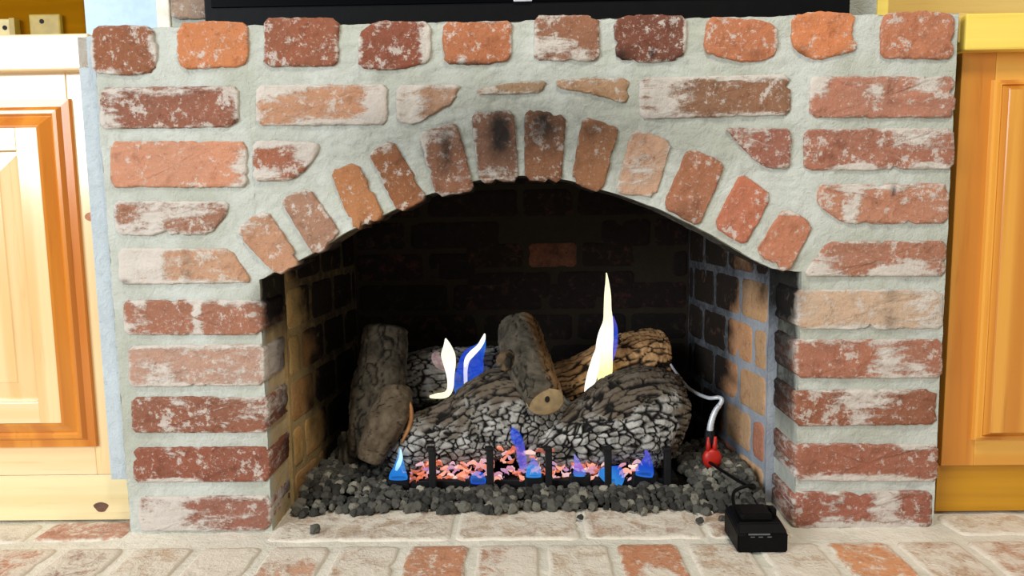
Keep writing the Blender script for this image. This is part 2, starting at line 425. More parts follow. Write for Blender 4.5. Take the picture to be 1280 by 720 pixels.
# ------------------------------------------------------------------ fireplace
fp = empty('brick_fireplace', (0, 0, 0), 'weathered red brick fireplace with an arched opening and grey mortar', 'fireplace')
ARCH = [(327, 356), (345, 345), (372, 333), (400, 318), (430, 298), (462, 283), (490, 270), (515, 257), (540, 248), (570, 238), (600, 231), (628, 227), (655, 226), (685, 228), (712, 232), (750, 243), (775, 250), (800, 259), (825, 268), (850, 280), (890, 300), (915, 315), (940, 330), (965, 342), (996, 346)]
arch = [(W(*q).x, W(*q).z+.0075) for q in ARCH]
def arch_z(x):
    for (a, za), (b, zb) in zip(arch, arch[1:]):
        if a <= x <= b: return za+(zb-za)*(x-a)/(b-a)
    return arch[0][1] if x < arch[0][0] else arch[-1][1]
JL, JR = -.3965, .4030
XL, XR, TOP, DEP = -.6165, .6125, .752, .098
def mortar_body():
    V = []; F = []; da = []
    def yoff(x, z):
        return .0024*nz(x, z, 3, 22, 4)+.0016*nz(x, z, 9, 90, 2)
    def patch(pts):  # grid of points
        b = len(V); nr, nc = len(pts), len(pts[0])
        for row in pts:
            for q in row: V.append(q); da.append(soot_surround(Vector(q)))
        for j in range(nr-1):
            for i in range(nc-1): F.append([b+j*nc+i, b+j*nc+i+1, b+(j+1)*nc+i+1, b+(j+1)*nc+i])
    st = .007
    def zs(z0, z1, n): return [z0+(z1-z0)*i/n for i in range(n+1)]
    def topz(x): return TOP+.0025*nz(x, 0, 0, 30)
    nL = int((JL-XL)/st); nM = int((JR-JL)/st); nR = int((XR-JR)/st)
    for a, b, n, lo in ((XL, JL, nL, lambda x: -.01), (JL, JR, nM, arch_z), (JR, XR, nR, lambda x: -.01)):
        cols = [a+(b-a)*i/n for i in range(n+1)]; m = 110
        patch([[(x, yoff(x, lo(x)+(topz(x)-lo(x))*j/m), lo(x)+(topz(x)-lo(x))*j/m) for x in cols] for j in range(m+1)])
    dy = zs(0, DEP, 14)
    # soffit
    cols = [JL+(JR-JL)*i/nM for i in range(nM+1)]
    patch([[(x, y if y > 0 else yoff(x, arch_z(x)), arch_z(x)+.0015*nz(x, y, 7, 60)) for x in cols] for y in dy])
    # jambs
    for s, z1 in ((JL, arch_z(JL)), (JR, arch_z(JR))):
        patch([[(s+.0015*nz(s, y, z, 60), y if y > 0 else yoff(s, z), z) for y in dy] for z in zs(-.01, z1, 50)])
    # ledge top, outer sides, back
    cols = [XL+(XR-XL)*i/60 for i in range(61)]
    patch([[(x, y if y > 0 else yoff(x, TOP), topz(x)) for x in cols] for y in zs(0, .13, 8)])
    for s in (XL, XR): patch([[(s, y if y > 0 else yoff(s, z), z) for y in zs(0, .13, 4)] for z in zs(-.01, TOP, 40)])
    wm = [.8*sstep(.0, .03, q[1])*(q[0] < -.2) for q in V]  # reflected firelight painted into the mortar colour of the left reveal
    o = link('mortar', V, F, MORTAR, fp, (0, 0, 0), True, {'dark': da, 'firelit': wm})
    o['label'] = 'light grey mortar'
    return o
mortar_body()
box('core', XL+.01, XR-.01, DEP+.002, .13, .56, TOP-.006, SOOT, fp, 0)

def rect(x0, y0, x1, y1, k=0): return [(x0, y1), (x1, y1+k), (x1, y0+k), (x0, y0)]
w_, d_ = 'w', 'd'
FRONT = [
 # top header course
 ([(118, 91), (158, 94), (194, 90), (198, 66), (190, 33), (119, 33), (114, 60)], (150, 86, 52), -.02, [(.3, .1, .15, .15, .3, w_), (.95, .6, .12, .4, .3, w_), (.02, .4, .08, .5, .3, w_)]),
 ([(228, 86), (304, 84), (311, 70), (310, 29), (270, 27), (223, 30), (222, 70)], (206, 116, 46), -.08, [(.95, .4, .1, .5, .12, w_), (0, .5, .05, .4, .2, w_)]),
 (rect(331, 23, 423, 83), (152, 82, 52), -.05, [(.95, .3, .08, .3, .2, w_), (.0, .5, .05, .5, .2, w_)]),
 ([(449, 86), (500, 87), (538, 78), (538, 28), (470, 27), (448, 44)], (142, 70, 44), .0, [(.95, .4, .13, .6, .55, w_), (.3, .8, .1, .12, .3, w_), (.05, .5, .1, .4, .15, w_)]),
 ([(556, 80), (600, 81), (638, 76), (640, 26), (600, 29), (555, 28), (553, 55)], (188, 102, 46), -.03, [(.27, .15, .06, .25, .4, w_), (.75, .4, .06, .2, .25, w_), (1, .5, .04, .5, .2, w_), (.4, .0, .5, .08, .5, d_)]),
 (rect(668, 20, 749, 76, 0), (152, 98, 72), .02, [(.3, .35, .35, .25, .42, w_), (.75, .15, .3, .15, .3, w_), (.3, .9, .4, .2, .1, w_)]),
 ([(772, 74), (800, 78), (845, 76), (856, 66), (858, 20), (785, 19), (768, 26), (768, 55)], (122, 66, 50), -.02, [(.98, .5, .05, .6, .3, w_), (.5, .2, .1, .15, .3, w_), (.1, .1, .12, .2, .7, d_), (.52, .15, .05, .1, .8, d_)]),
 ([(878, 66), (930, 78), (965, 74), (972, 55), (970, 32), (940, 24), (884, 22)], (194, 108, 58), -.04, [(.97, .5, .06, .4, .25, w_), (.7, .15, .15, .1, .35, d_)]),
 ([(1003, 69), (1020, 75), (1060, 66), (1071, 60), (1064, 38), (1068, 18), (1020, 15), (990, 19), (989, 55)], (212, 118, 50), -.06, [(.9, .4, .15, .4, .22, w_), (.15, .1, .1, .15, .5, d_)]),
 ([(1101, 73), (1190, 74), (1192, 18), (1150, 14), (1105, 17), (1099, 40)], (192, 112, 74), -.05, [(.1, .5, .1, .5, .12, w_), (.5, .08, .5, .06, .15, w_)]),
 # second course
 (rect(127, 110, 298, 161, -2), (150, 88, 68), .03, [(.4, .85, .35, .12, .3, w_), (.12, .4, .04, .5, .4, w_), (.95, .5, .08, .5, .25, w_), (.03, .2, .05, .3, .3, w_)]),
 (rect(321, 107, 484, 157, -1), (200, 142, 110), .12, [(.93, .5, .12, .6, .4, w_), (.1, .85, .25, .2, .35, w_), (.6, .12, .4, .12, .2, w_)]),
 ([(496, 153), (520, 156), (543, 141), (560, 135), (573, 117), (577, 106), (496, 107)], (186, 142, 118), .14, [(.25, .5, .25, .6, .3, w_)]),
 ([(597, 119), (640, 118), (677, 116), (684, 101), (655, 102), (620, 107), (597, 112)], (172, 140, 112), .1, []),
 ([(697, 110), (722, 115), (758, 122), (781, 131), (787, 118), (785, 98), (695, 99)], (184, 142, 108), .06, [(.6, .7, .4, .2, .1, w_)]),
 (rect(799, 98, 987, 149, -5), (150, 104, 78), .05, [(.15, .5, .17, .8, .38, w_), (.7, .9, .4, .15, .25, w_), (.75, .08, .3, .1, .2, w_), (.13, .5, .02, .4, .5, d_)]),
 (rect(1012, 96, 1192, 147), (184, 118, 98), .05, [(.45, .6, .05, .3, .35, w_), (.8, .75, .15, .3, .4, w_), (.03, .8, .1, .3, .4, w_)]),
 # third course
 (rect(140, 177, 309, 234), (208, 138, 108), -.02, [(.95, .4, .08, .6, .35, w_), (.5, .45, .4, .25, .1, w_)]),
 ([(317, 226), (366, 226), (390, 204), (400, 186), (397, 178), (317, 176)], (166, 94, 66), .06, [(.85, .7, .2, .4, .5, w_), (.2, .2, .3, .15, .4, w_), (.1, .9, .6, .12, .4, w_)]),
 ([(906, 160), (989, 161), (986, 211), (955, 209), (936, 194), (917, 174)], (162, 96, 80), .03, [(.3, .75, .25, .25, .25, w_), (.62, .7, .05, .3, .25, w_)]),
 (rect(1005, 162, 1191, 213, -2), (172, 106, 86), .05, [(.75, .75, .25, .25, .35, w_), (.35, .05, .12, .12, .6, w_), (.85, .05, .1, .12, .6, w_)]),
 # fourth course
 ([(147, 294), (262, 293), (284, 268), (287, 252), (143, 251)], (164, 110, 88), .16, [(.35, .4, .1, .4, .3, w_), (.65, .7, .2, .2, .25, w_), (.1, .2, .1, .2, .3, w_)]),
 ([(1022, 231), (1186, 229), (1183, 279), (1054, 279), (1021, 256)], (192, 126, 100), .02, [(.25, .5, .06, .8, .55, w_), (.6, .85, .3, .12, .3, w_), (.87, .65, .05, .1, .4, w_), (.57, .8, .02, .15, .8, d_)]),
 # fifth course
 ([(150, 355), (317, 353), (288, 311), (149, 310)], (200, 150, 122), .12, [(.1, .6, .15, .5, .35, w_), (.28, .5, .06, .6, .35, w_), (.53, .5, .04, .8, .3, d_), (.3, .5, .3, .8, .1, w_), (.05, .05, .04, .1, .5, d_)]),
 ([(1003, 345), (1180, 345), (1182, 301), (1034, 302), (1017, 325)], (178, 114, 90), .06, [(.1, .3, .15, .4, .35, w_), (.75, .3, .2, .3, .35, w_), (.55, .15, .1, .15, .4, w_)]),
 # jamb courses
 (rect(156, 375, 329, 418, 0), (168, 106, 84), .03, [(.13, .6, .04, .6, .5, w_), (.53, .5, .04, .8, .45, w_), (.8, .9, .3, .12, .25, w_), (.03, .2, .06, .3, .3, w_)]),
 (rect(996, 362, 1177, 411), (212, 180, 160), .12, [(.64, .5, .04, .6, .55, d_), (.9, .5, .15, .6, .2, w_), (.4, .1, .2, .15, .2, w_)]),
 (rect(162, 432, 331, 483, -2), (188, 148, 138), .17, [(.1, .05, .08, .12, .0, w_), (.25, .3, .1, .3, .25, w_)]),
 (rect(995, 424, 1176, 472, 0), (178, 108, 84), .05, [(.62, .4, .12, .4, .42, w_), (.85, .3, .12, .3, .3, w_), (.4, .85, .4, .15, .15, w_)]),
 (rect(166, 496, 336, 540), (150, 88, 66), .03, [(.68, .5, .03, .4, .4, w_), (.35, .8, .06, .1, .4, w_), (.88, .6, .1, .4, .25, w_)]),
 (rect(993, 488, 1169, 532, -2), (156, 90, 62), .01, [(.45, .7, .2, .35, .38, w_), (.68, .6, .12, .4, .22, w_), (.45, .2, .1, .2, .25, w_)]),
 (rect(168, 559, 338, 602, -1), (150, 80, 58), -.01, [(.25, .05, .2, .1, .5, w_), (.3, .8, .05, .12, .4, w_), (.75, .7, .06, .12, .3, w_)]),
 (rect(993, 554, 1171, 600, 1), (168, 96, 72), .03, [(.4, .1, .5, .16, .42, w_), (.85, .9, .15, .12, .4, w_)]),
 (rect(174, 620, 339, 663, -1), (158, 98, 84), .12, [(.2, .4, .2, .5, .42, w_), (.65, .3, .2, .2, .15, w_)]),
 (rect(990, 614, 1163, 660, -1), (166, 92, 72), .04, [(.3, .6, .07, .4, .3, w_), (.66, .6, .1, .35, .55, w_), (.4, .1, .3, .2, .35, w_), (.85, .1, .1, .2, .35, w_)]),
]
ARCHB = [
 ([(294, 287), (333, 263), (377, 327), (346, 343)], (192, 140, 112), .08, [(.2, .8, .3, .2, .2, w_)]),
 ([(351, 250), (386, 236), (426, 293), (394, 319)], (168, 126, 108), .08, []),
 ([(414, 215), (446, 204), (480, 270), (444, 287)], (186, 116, 58), -.05, [(.3, .9, .2, .1, .1, w_)]),
 ([(461, 190), (490, 176), (533, 247), (498, 264)], (152, 90, 44), -.02, [(.2, .9, .3, .15, .3, w_), (.9, .4, .1, .4, .15, w_)]),
 ([(524, 168), (570, 153), (592, 237), (547, 245)], (152, 98, 72), .06, [(.4, .85, .4, .15, .3, w_), (.75, .3, .12, .3, .2, w_), (.5, .6, .1, .3, .35, d_), (.02, .6, .1, .4, .4, w_)]),
 ([(590, 142), (641, 140), (648, 225), (600, 227)], (146, 98, 76), .03, [(.62, .72, .22, .30, .55, d_), (.5, .12, .5, .1, .3, w_), (.05, .5, .06, .5, .2, w_)]),
 ([(657, 138), (706, 145), (701, 227), (657, 223)], (156, 98, 62), -.03, [(.5, .88, .55, .30, .36, d_)]),
 ([(729, 148), (773, 158), (752, 240), (715, 226)], (170, 108, 64), .0, [(.5, .85, .4, .15, .22, d_), (.5, .6, .2, .2, .12, w_)]),
 ([(791, 162), (838, 178), (818, 246), (770, 240)], (208, 164, 142), .10, [(.5, .4, .4, .3, .2, w_)]),
 ([(861, 185), (905, 205), (873, 282), (829, 258)], (174, 106, 72), -.02, [(.6, .9, .3, .15, .15, w_), (.3, .1, .3, .15, .35, d_)]),
 ([(926, 217), (963, 245), (930, 306), (892, 282)], (190, 102, 68), -.07, [(.95, .6, .1, .3, .2, w_)]),
 ([(980, 261), (1015, 280), (983, 341), (945, 315)], (192, 116, 84), -.02, [(.3, .1, .3, .15, .25, w_), (.6, .95, .3, .1, .2, w_)]),
]
for i, (poly, c, w, bl) in enumerate(FRONT+ARCHB):
    arc = i >= len(FRONT)
    P = [(W(*q).x, W(*q).z) for q in poly]
    brick('brick', P, Vector((0, 0, 0)), X, Z3, NY, .0045 if not arc else .0045, .09, c, w+.085, BRICK, fp, soot_surround, bl, i*1.7+.3, .0020, grow=.0006 if not arc else .0018)

# chimney breast above the ledge
cl, cr = W(214, 8, .12).x, W(1106, 8, .12).x
cb = link('chimney_breast', *(lambda d: d)(box_data(cl, cr, .115, .40, TOP+.001, 1.7, .004)), MORTAR, fp, ((cl+cr)/2, .25, TOP), False)
for k in range(9):
    z0 = .791+k*.085
    for x0, x1 in ((cl+.002, cl+.12), (cr-.15, cr-.05)):
        if x0 > 0 and k == 0: z0 += .03
        brick('brick', [(x0, z0), (x1, z0), (x1, z0+.055), (x0, z0+.055)], Vector((0, .115, 0)), X, Z3, NY, .004, .05, (176, 150, 138), .14, BRICK, cb, None, (), k+x0, .0015)

# firebox: sooty brick lining
A0, A1 = Vector((-.391, DEP, 0)), Vector((-.358, .46, 0))
B0, B1 = Vector((.3895, DEP, 0)), Vector((.342, .46, 0))
def lining(name, a, b, top, bricks, flip, label, mmat=None):
    U = (b-a).normalized(); N = Vector((U.y, -U.x, 0))*(-1 if flip else 1); L = (b-a).length
    nx, nzv = 24, 30; V = []; F = []; da = []
    for j in range(nzv+1):
        for i in range(nx+1):
            p = a+U*(L*i/nx)+Z3*(-.01+(top+.01)*j/nzv); V.append(p+N*.0015*nz(*p, 30))
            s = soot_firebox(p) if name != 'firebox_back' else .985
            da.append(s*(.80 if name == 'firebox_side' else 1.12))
    for j in range(nzv):
        for i in range(nx): F.append([j*(nx+1)+i, j*(nx+1)+i+1, (j+1)*(nx+1)+i+1, (j+1)*(nx+1)+i])
    w = link(name, V, F, mmat or FMORTAR, fp, a, True, {'dark': da}); w['label'] = label
    for (u0, u1, z0, z1, c, dk) in bricks:
        so = soot_firebox if dk is None else (lambda p, d=dk: d)
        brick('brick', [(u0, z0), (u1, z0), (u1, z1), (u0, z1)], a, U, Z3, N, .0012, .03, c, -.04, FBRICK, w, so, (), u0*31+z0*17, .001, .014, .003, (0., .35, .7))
    return w
def side_bricks(L, cols):
    out = []; h = .0780
    for r in range(-1, 8):
        z0 = .0552+.0055+(r-0)*h; z1 = z0+h-.011
        cuts = [0, .108, .222, .336, L] if r % 2 else [0, .052, .165, .28, L]
        for u0, u1 in zip(cuts, cuts[1:]):
            if u1-u0 > .015: out.append((u0+.004, u1-.004, z0, z1, random.choice(cols), None))
    return out
random.seed(3)
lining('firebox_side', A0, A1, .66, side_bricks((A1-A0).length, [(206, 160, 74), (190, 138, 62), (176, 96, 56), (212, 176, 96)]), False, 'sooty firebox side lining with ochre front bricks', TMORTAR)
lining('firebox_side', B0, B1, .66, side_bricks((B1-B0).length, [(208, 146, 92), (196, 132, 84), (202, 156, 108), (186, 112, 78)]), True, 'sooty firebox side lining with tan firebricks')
bb = []
hL = (B1-A1).length
for r in range(10):
    z0 = .01+r*.0655; x = -.05 if r % 2 else .0; k = 0
    while x < hL:
        wd_ = .112 if (k+r) % 3 == 0 else .2
        u0, u1 = max(.002, x+.004), min(hL-.002, x+wd_-.004)
        if u1-u0 > .02:
            c, dk = random.choice([((120, 66, 40), .93), ((140, 70, 44), .92), ((110, 60, 40), .95), ((150, 62, 50), .93), ((120, 70, 40), .97)])
            bb.append((u0, u1, z0, z0+.057, c, dk))
        x += wd_; k += 1
# the one cleaner brick near the middle
q0, q1 = W(660, 335, .457), W(722, 303, .457)
bb = [b for b in bb if not (b[0]+A1.x < q1.x and b[1]+A1.x > q0.x and b[2] < q1.z and b[3] > q0.z)]
bb.append((q0.x-A1.x, q1.x-A1.x, q0.z, q1.z, (176, 92, 44), .70)); bb.append((q0.x-A1.x-.13, q0.x-A1.x-.008, q0.z, q1.z, (150, 80, 44), .90)); bb.append((q1.x-A1.x+.008, q1.x-A1.x+.12, q0.z, q1.z, (150, 80, 44), .93))
bb.append((q0.x-A1.x-.13, q0.x-A1.x+.05, q0.z-.065, q0.z-.008, (130, 70, 44), .95)); bb.append((q0.x-A1.x+.058, q1.x-A1.x+.12, q0.z-.065, q0.z-.008, (130, 64, 44), .94))
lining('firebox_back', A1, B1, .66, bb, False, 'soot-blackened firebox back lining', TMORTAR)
link('firebox_throat', [(-.42, DEP, .56), (.42, DEP, .56), (.42, .47, .655), (-.42, .47, .655), (-.42, DEP, .57), (.42, DEP, .57), (.42, .47, .665), (-.42, .47, .665)],
     [[0, 1, 2, 3], [4, 5, 6, 7], [0, 1, 5, 4], [1, 2, 6, 5], [2, 3, 7, 6], [3, 0, 4, 7]], SOOT, fp, (0, .28, .56))
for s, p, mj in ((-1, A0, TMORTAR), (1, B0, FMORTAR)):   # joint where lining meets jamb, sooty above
    V = []; F = []; da = []
    for k in range(25):
        z = -.01+.61*k/24
        V += [(p.x, DEP+.012, z), (p.x, DEP-.004, z), (s*.412, DEP-.004, z)]; da += [sstep(.24, .36, z)]*3
    for k in range(24): F += [[k*3, k*3+1, k*3+4, k*3+3], [k*3+1, k*3+2, k*3+5, k*3+4]]
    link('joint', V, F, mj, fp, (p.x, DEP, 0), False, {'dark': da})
box('outer_shell', -.45, .45, .465, .48, 0, .67, SOOT, fp, 0)
for s in (-1, 1): box('outer_shell', s*.425-.012, s*.425+.012, DEP, .47, 0, .67, SOOT, fp, 0)

# ------------------------------------------------------------------ television on the ledge
TY = .055
tx0, tx1 = W(255, 15, TY).x, W(1063, 15, TY).x; tz = .760
tv = empty('television', ((tx0+tx1)/2, TY, tz), 'wide black television standing on the brick ledge', 'television')
box('bezel', tx0, tx1, TY, TY+.05, tz, tz+.60, BLACK_PLASTIC, tv, .004)
box('screen', tx0+.012, tx1-.012, TY-.002, TY+.004, tz+.032, tz+.588, BLACK_GLOSS, tv, .001)
lx0, lx1 = W(642, 1, TY).x, W(665, 1, TY).x; lz = W(650, 1, TY).z
lg = box('badge', lx0, lx1, TY-.004, TY+.002, lz-.002, lz+.006, SILVER, tv, .001); lg['label'] = 'small silver badge'
for s in (-.3, .3): box('foot', s-.05, s+.05, TY+.005, TY+.04, TOP+.003, tz+.002, BLACK_PLASTIC, tv, .002)

# ------------------------------------------------------------------ outlets on the left wall
def plate(name, x0, x1, ztop, mat, label, holes, deep=.012):
    Y = .42
    r = empty(name, ((x0+x1)/2, Y, ztop-.115), label, 'wall plate')
    box('cover', x0, x1, Y-deep, Y-.001, ztop-.115, ztop, mat, r, .003)
    for hx, hz in holes:
        v, f = tube_data([(hx, Y-deep-.001, hz), (hx, Y-deep+.002, hz)], [.0045, .0045], 10)
        link('screw', v, f, DARK_HOLE, r, (hx, Y-deep, hz))
p0, p1 = W(36, 18, .41), W(75, 18, .41)
plate('wall_plate', p0.x, p1.x, p0.z, PLATE_B, 'olive gold blank wall plate just above the left cabinet top', [(W(53, 27, .41).x, W(53, 27, .41).z), (W(53, 27, .41).x, W(53, 27, .41).z-.083)])
p0, p1 = W(-18, 24, .41), W(14, 24, .41)
plate('wall_plate', p0.x, p1.x, p0.z, PLATE_A, 'ivory wall plate cut by the photo left edge', [(W(7, 35, .41).x, W(7, 35, .41).z)])
bx0 = W(14, 24, .41).x
box('back_box', bx0, bx0+.011, .402, .419, p0.z-.115, p0.z, PLATE_B, [o for o in bpy.data.objects if o.name.startswith('wall_plate') and o.get('label', '').startswith('ivory')][0], .001)

# ------------------------------------------------------------------ cabinets
def quad_prism(name, corners, Y0, Y1, mat, parent, inset=0.0):
    """four pixel corners on plane Y1 (front), extruded back to Y0; front face inset"""
    f = [W(*c, Y1) for c in corners]; c = sum(f, Vector())/4
    V = [Vector((q.x, Y0, q.z)) for q in f]+[Vector((q.x, Y1+.001, q.z)) for q in f]+[q+(c-q).normalized()*.0015 for q in f]
    F = [[0, 1, 2, 3], [8, 9, 10, 11]]
    for b in (0, 4): F += [[b+i, b+(i+1) % 4, b+4+(i+1) % 4, b+4+i] for i in range(4)]
    return link(name, V, F, mat, parent, (c.x, (Y0+Y1)/2, min(q.z for q in f)))
CY = .034
def xz(x, y, Y=CY): q = W(x, y, Y); return q.x, q.z
def board(name, x0, x1, z0, z1, Y1, th, mat, parent, bev=.0015): return box(name, x0, x1, Y1, Y1+th, z0, z1, mat, parent, bev)

# left cabinet (world rectangles read off its own face plane)
lxr = (W(110, 120, CY).x+W(147, 560, CY).x)/2           # right edge of its face frame
ztop = W(60, 90, CY).z; zrail = W(60, 124, CY).z; zbot = W(60, 594, CY).z; zrb = W(60, 558, CY).z
xsl = (W(90, 128, CY).x+W(122, 548, CY).x)/2            # door outer edge
box('filler_strip', lxr+.0005, XL+.002, .012, .050, zbot, .745, CAULK, fp, .001)
left = empty('pine_cabinet', (-.85, CY, 0), 'pale varnished pine cabinet with a framed door, left of the fireplace', 'cabinet')
FX0 = -1.30
box('carcass', FX0, lxr-.004, CY+.021, .415, .03, W(60, 88, .012).z-.002, PINE_H, left, .001)
fs = board('face_stile', xsl-.006, lxr, zbot, ztop, CY, .02, PINE_V, left)
kq_ = W(115, 271, CY); kr = [(kq_.x+.011*math.cos(i*math.pi/8), CY-.0006, kq_.z+.007*math.sin(i*math.pi/8)) for i in range(16)]
link('knot', kr+[(a_, CY+.002, c_) for a_, b_, c_ in kr], [list(range(16))]+[[i, (i+1) % 16, 16+(i+1) % 16, 16+i] for i in range(16)], plain('brown_knot', lin((176, 112, 70)), .5, var=.35), fs, kq_)
board('face_rail', FX0, xsl-.006, zrail-.004, ztop, CY, .02, PINE_H, left)
board('face_rail', FX0, xsl-.006, zbot, zrb+.004, CY, .02, PINE_H, left)
def door(par, xe, s, z0, z1, Yf, edge, stile, w_total, m_edge, m_v, m_h, m_panel):
    """lipped frame-and-panel door; xe is its edge next to the fireplace, s=+1 when the door extends towards +x"""
    d = empty('door', (xe+s*w_total/2, Yf, z0)); d.parent = par; d.location = Vector((xe+s*w_total/2, Yf, z0))-par.location
    Yt = Yf-.020
    def ring(offs):   # (offset from the door's outer edge, Y) profile swept round the rectangle
        V = []; F = []
        for o, y in offs:
            xa, xb = xe+s*o, xe+s*(w_total-o)
            V += [(xa, y, z0+o), (xb, y, z0+o), (xb, y, z1-o), (xa, y, z1-o)]
        for i in range(len(offs)-1):
            for k in range(4): F.append([i*4+k, i*4+(k+1) % 4, i*4+4+(k+1) % 4, i*4+4+k])
        return V, F
    e = edge
    v, f = ring([(0, Yf), (.001, Yf-.006), (.28*e, Yf-.007), (.40*e, Yf-.0125), (.52*e, Yf-.013), (.60*e, Yf-.0105), (.92*e, Yt+.001), (e, Yt)])
    link('edge_moulding', v, f, m_edge, d, (xe+s*w_total/2, Yf, z0))
    xa, xb = sorted((xe+s*e, xe+s*(e+stile))); board('door_stile', xa, xb, z0+e, z1-e, Yt, .018, m_v, d, .001)
    xa2, xb2 = sorted((xe+s*(w_total-e-stile), xe+s*(w_total-e))); board('door_stile', xa2, xb2, z0+e, z1-e, Yt, .018, m_v, d, .001)
    xi = sorted((xe+s*(e+stile), xe+s*(w_total-e-stile)))
    board('door_rail', xi[0], xi[1], z1-e-stile, z1-e, Yt+.0005, .018, m_h, d, .001)
    board('door_rail', xi[0], xi[1], z0+e, z0+e+stile, Yt+.0005, .018, m_h, d, .001)
    g = .004
    v, f = ring([(e+stile-.002, Yt+.010), (e+stile+g, Yt+.0095), (e+stile+.03, Yt+.004), (e+stile+.032, Yt+.003)])
    n = len(v); f.append([n-4, n-3, n-2, n-1])
    link('panel', v, f, m_panel, d, (xe+s*w_total/2, Yt, z0+.05))
    return d
door(left, xsl, -1, zrb, zrail, CY, .043, .033, .46, PINE_EDGE, PINE_V, PINE_H, PINE_V)
topl = box('cabinet_top', FX0, W(111, 60, .012).x, .012, .419, W(60, 88, .012).z, W(60, 42, .012).z, PINE_H, None, .003)
tag(topl, 'thick cream varnished wooden top on the left cabinet', 'worktop')
bz1 = W(60, 596, CY).z; bz0 = FL(60, 650).z
kb = empty('toe_board', (-.95, .04, .0), 'pale knotty pine board along the floor under the left cabinet', 'board')
box('plank', FX0, W(167, 620, .036).x, .036, .050, .004, zbot-.001, PALE_H, kb, .001)
kp = W(126, 634, .035); ring_ = [(kp.x+.011*math.cos(a)*(1+.2*math.sin(3*a)), .0352, kp.z+.008*math.sin(a)) for a in [i*math.pi/8 for i in range(16)]]
kn = link('knot', ring_+[(kp.x, .0345, kp.z)]+[(q[0], .038, q[2]) for q in ring_], [[i, (i+1) % 16, 16] for i in range(16)]+[[i, (i+1) % 16, 17+(i+1) % 16, 17+i] for i in range(16)], plain('dark_knot', lin((110, 78, 62)), .6, var=.4), kb, kp)
kn['label'] = 'dark brown knot'

# right cabinet
rxl = (W(1197, 100, CY).x+W(1177, 560, CY).x)/2+.003
zt = W(1240, 64, CY).z; zr = W(1250, 100, CY).z; zb = W(1230, 582, CY).z; zrb2 = W(1250, 549, CY).z
xsr = (W(1240, 104, CY).x+W(1213, 545, CY).x)/2
FX1 = 1.30
right = empty('pine_cabinet', (.9, CY, 0), 'amber orange pine cabinet with a raised panel door, right of the fireplace', 'cabinet')
box('carcass', rxl+.004, FX1, CY+.021, .355, .03, W(1240, 62, .012).z-.002, AMBER_H, right, .001)
board('face_stile', rxl, xsr+.006, zb, zt, CY, .02, AMBER_V, right)
board('face_rail', xsr+.006, FX1, zr-.004, zt, CY, .02, AMBER_H, right)
board('face_rail', xsr+.006, FX1, zb, zrb2+.004, CY, .02, AMBER_H, right)
door(right, xsr, 1, zrb2, zr, CY, .016, .055, .48, AMBER_V, AMBER_V, AMBER_H, AMBER_V)
topr = box('cabinet_top', W(1207, 40, .012).x, FX1, .012, .359, W(1240, 62, .012).z, W(1240, 16, .012).z, YELLOW_H, None, .003)
tag(topr, 'bright yellow pine top on the right cabinet', 'worktop')
fr = box('end_block', W(1196, 40, .03).x, W(1206.5, 40, .03).x, .026, .12, W(1200, 54, .03).z, W(1200, 17, .03).z, PANEL_R, None, .001)
tag(fr, 'small tan wooden block between the corner brick and yellow top', 'block')
tr_ = box('toe_board', rxl-.002, FX1, .040, .053, .004, zb-.001, OCHRE_H, None, .001)
tag(tr_, 'ochre brown board recessed under the right cabinet', 'board')

# ------------------------------------------------------------------ lava rocks
random.seed(21)
def rock_mesh(seed, sub=2):
    bm = bmesh.new(); bmesh.ops.create_icosphere(bm, subdivisions=sub, radius=1)
    s = Vector((random.uniform(.8, 1.2), random.uniform(.75, 1.1), random.uniform(.65, .95)))
    for v in bm.verts:
        n = v.co.normalized(); k = 1+.42*nz(n.x+seed, n.y, n.z, 1.6, 2)+.26*nz(n.x, n.y+seed, n.z, 4, 2)
        v.co = Vector((n.x*s.x, n.y*s.y, n.z*s.z))*k
    bm.verts.index_update()
    d = [v.co.copy() for v in bm.verts], [[v.index for v in f.verts] for f in bm.faces]; bm.free(); return d
RM = [rock_mesh(i*3.7) for i in range(7)]
RMESH = []
for i, (v, f) in enumerate(RM):
    m = bpy.data.meshes.new('lava_rock'); m.from_pydata([tuple(q) for q in v], [], f); m.materials.append(LAVA); RMESH.append(m)
def bed_front(x): return .052+.006*math.sin(x*23)+.006*math.sin(x*57+1)-.020*max(0, (x-.22)/.16)
def bed_z(x, y):
    t = sstep(bed_front(x)-.012, bed_front(x)+.055, y)
    return .006+.013*t+.020*sstep(.26, .34, x)*sstep(.06, .12, y)+.016*sstep(-.25, -.34, x)*sstep(.06, .13, y)
cand = []
y = .04
rowi = 0
while y < .30:
    x = -.385
    while x < .385:
        xx = x+random.uniform(-.003, .003); yy = y+random.uniform(-.003, .003)
        lim = .387 if xx > 0 else .385
        if bed_front(xx) <= yy and not (yy > .112 and -.246 < xx < .272) and abs(xx) < lim-.006-(yy-.1)*.09*(1 if yy > .1 else 0):
            cand.append((xx, yy, bed_z(xx, yy)+random.uniform(-.002, .003), random.uniform(.0058, .0112)))
        x += .0128
    y += .0105; rowi += 1
def vis(c):  # rocks the photo shows largest: near the front or in the open heap at the side
    return c[1]
cand.sort(key=vis)
indiv, rest = cand[:298], cand[298:]
for i, (x, y, z, r) in enumerate(indiv):
    o = bpy.data.objects.new('lava_rock', RMESH[i % 7]); col.objects.link(o)
    o.location = (x, y, z); o.scale = (r, r, r); o.rotation_euler = (random.uniform(-.6, .6), random.uniform(-.6, .6), random.uniform(0, 6.28))
    tag(o, 'small dark grey lava rock in the bed under the logs', 'rock', 'lava rocks along the front of the firebox bed')
V = []; F = []
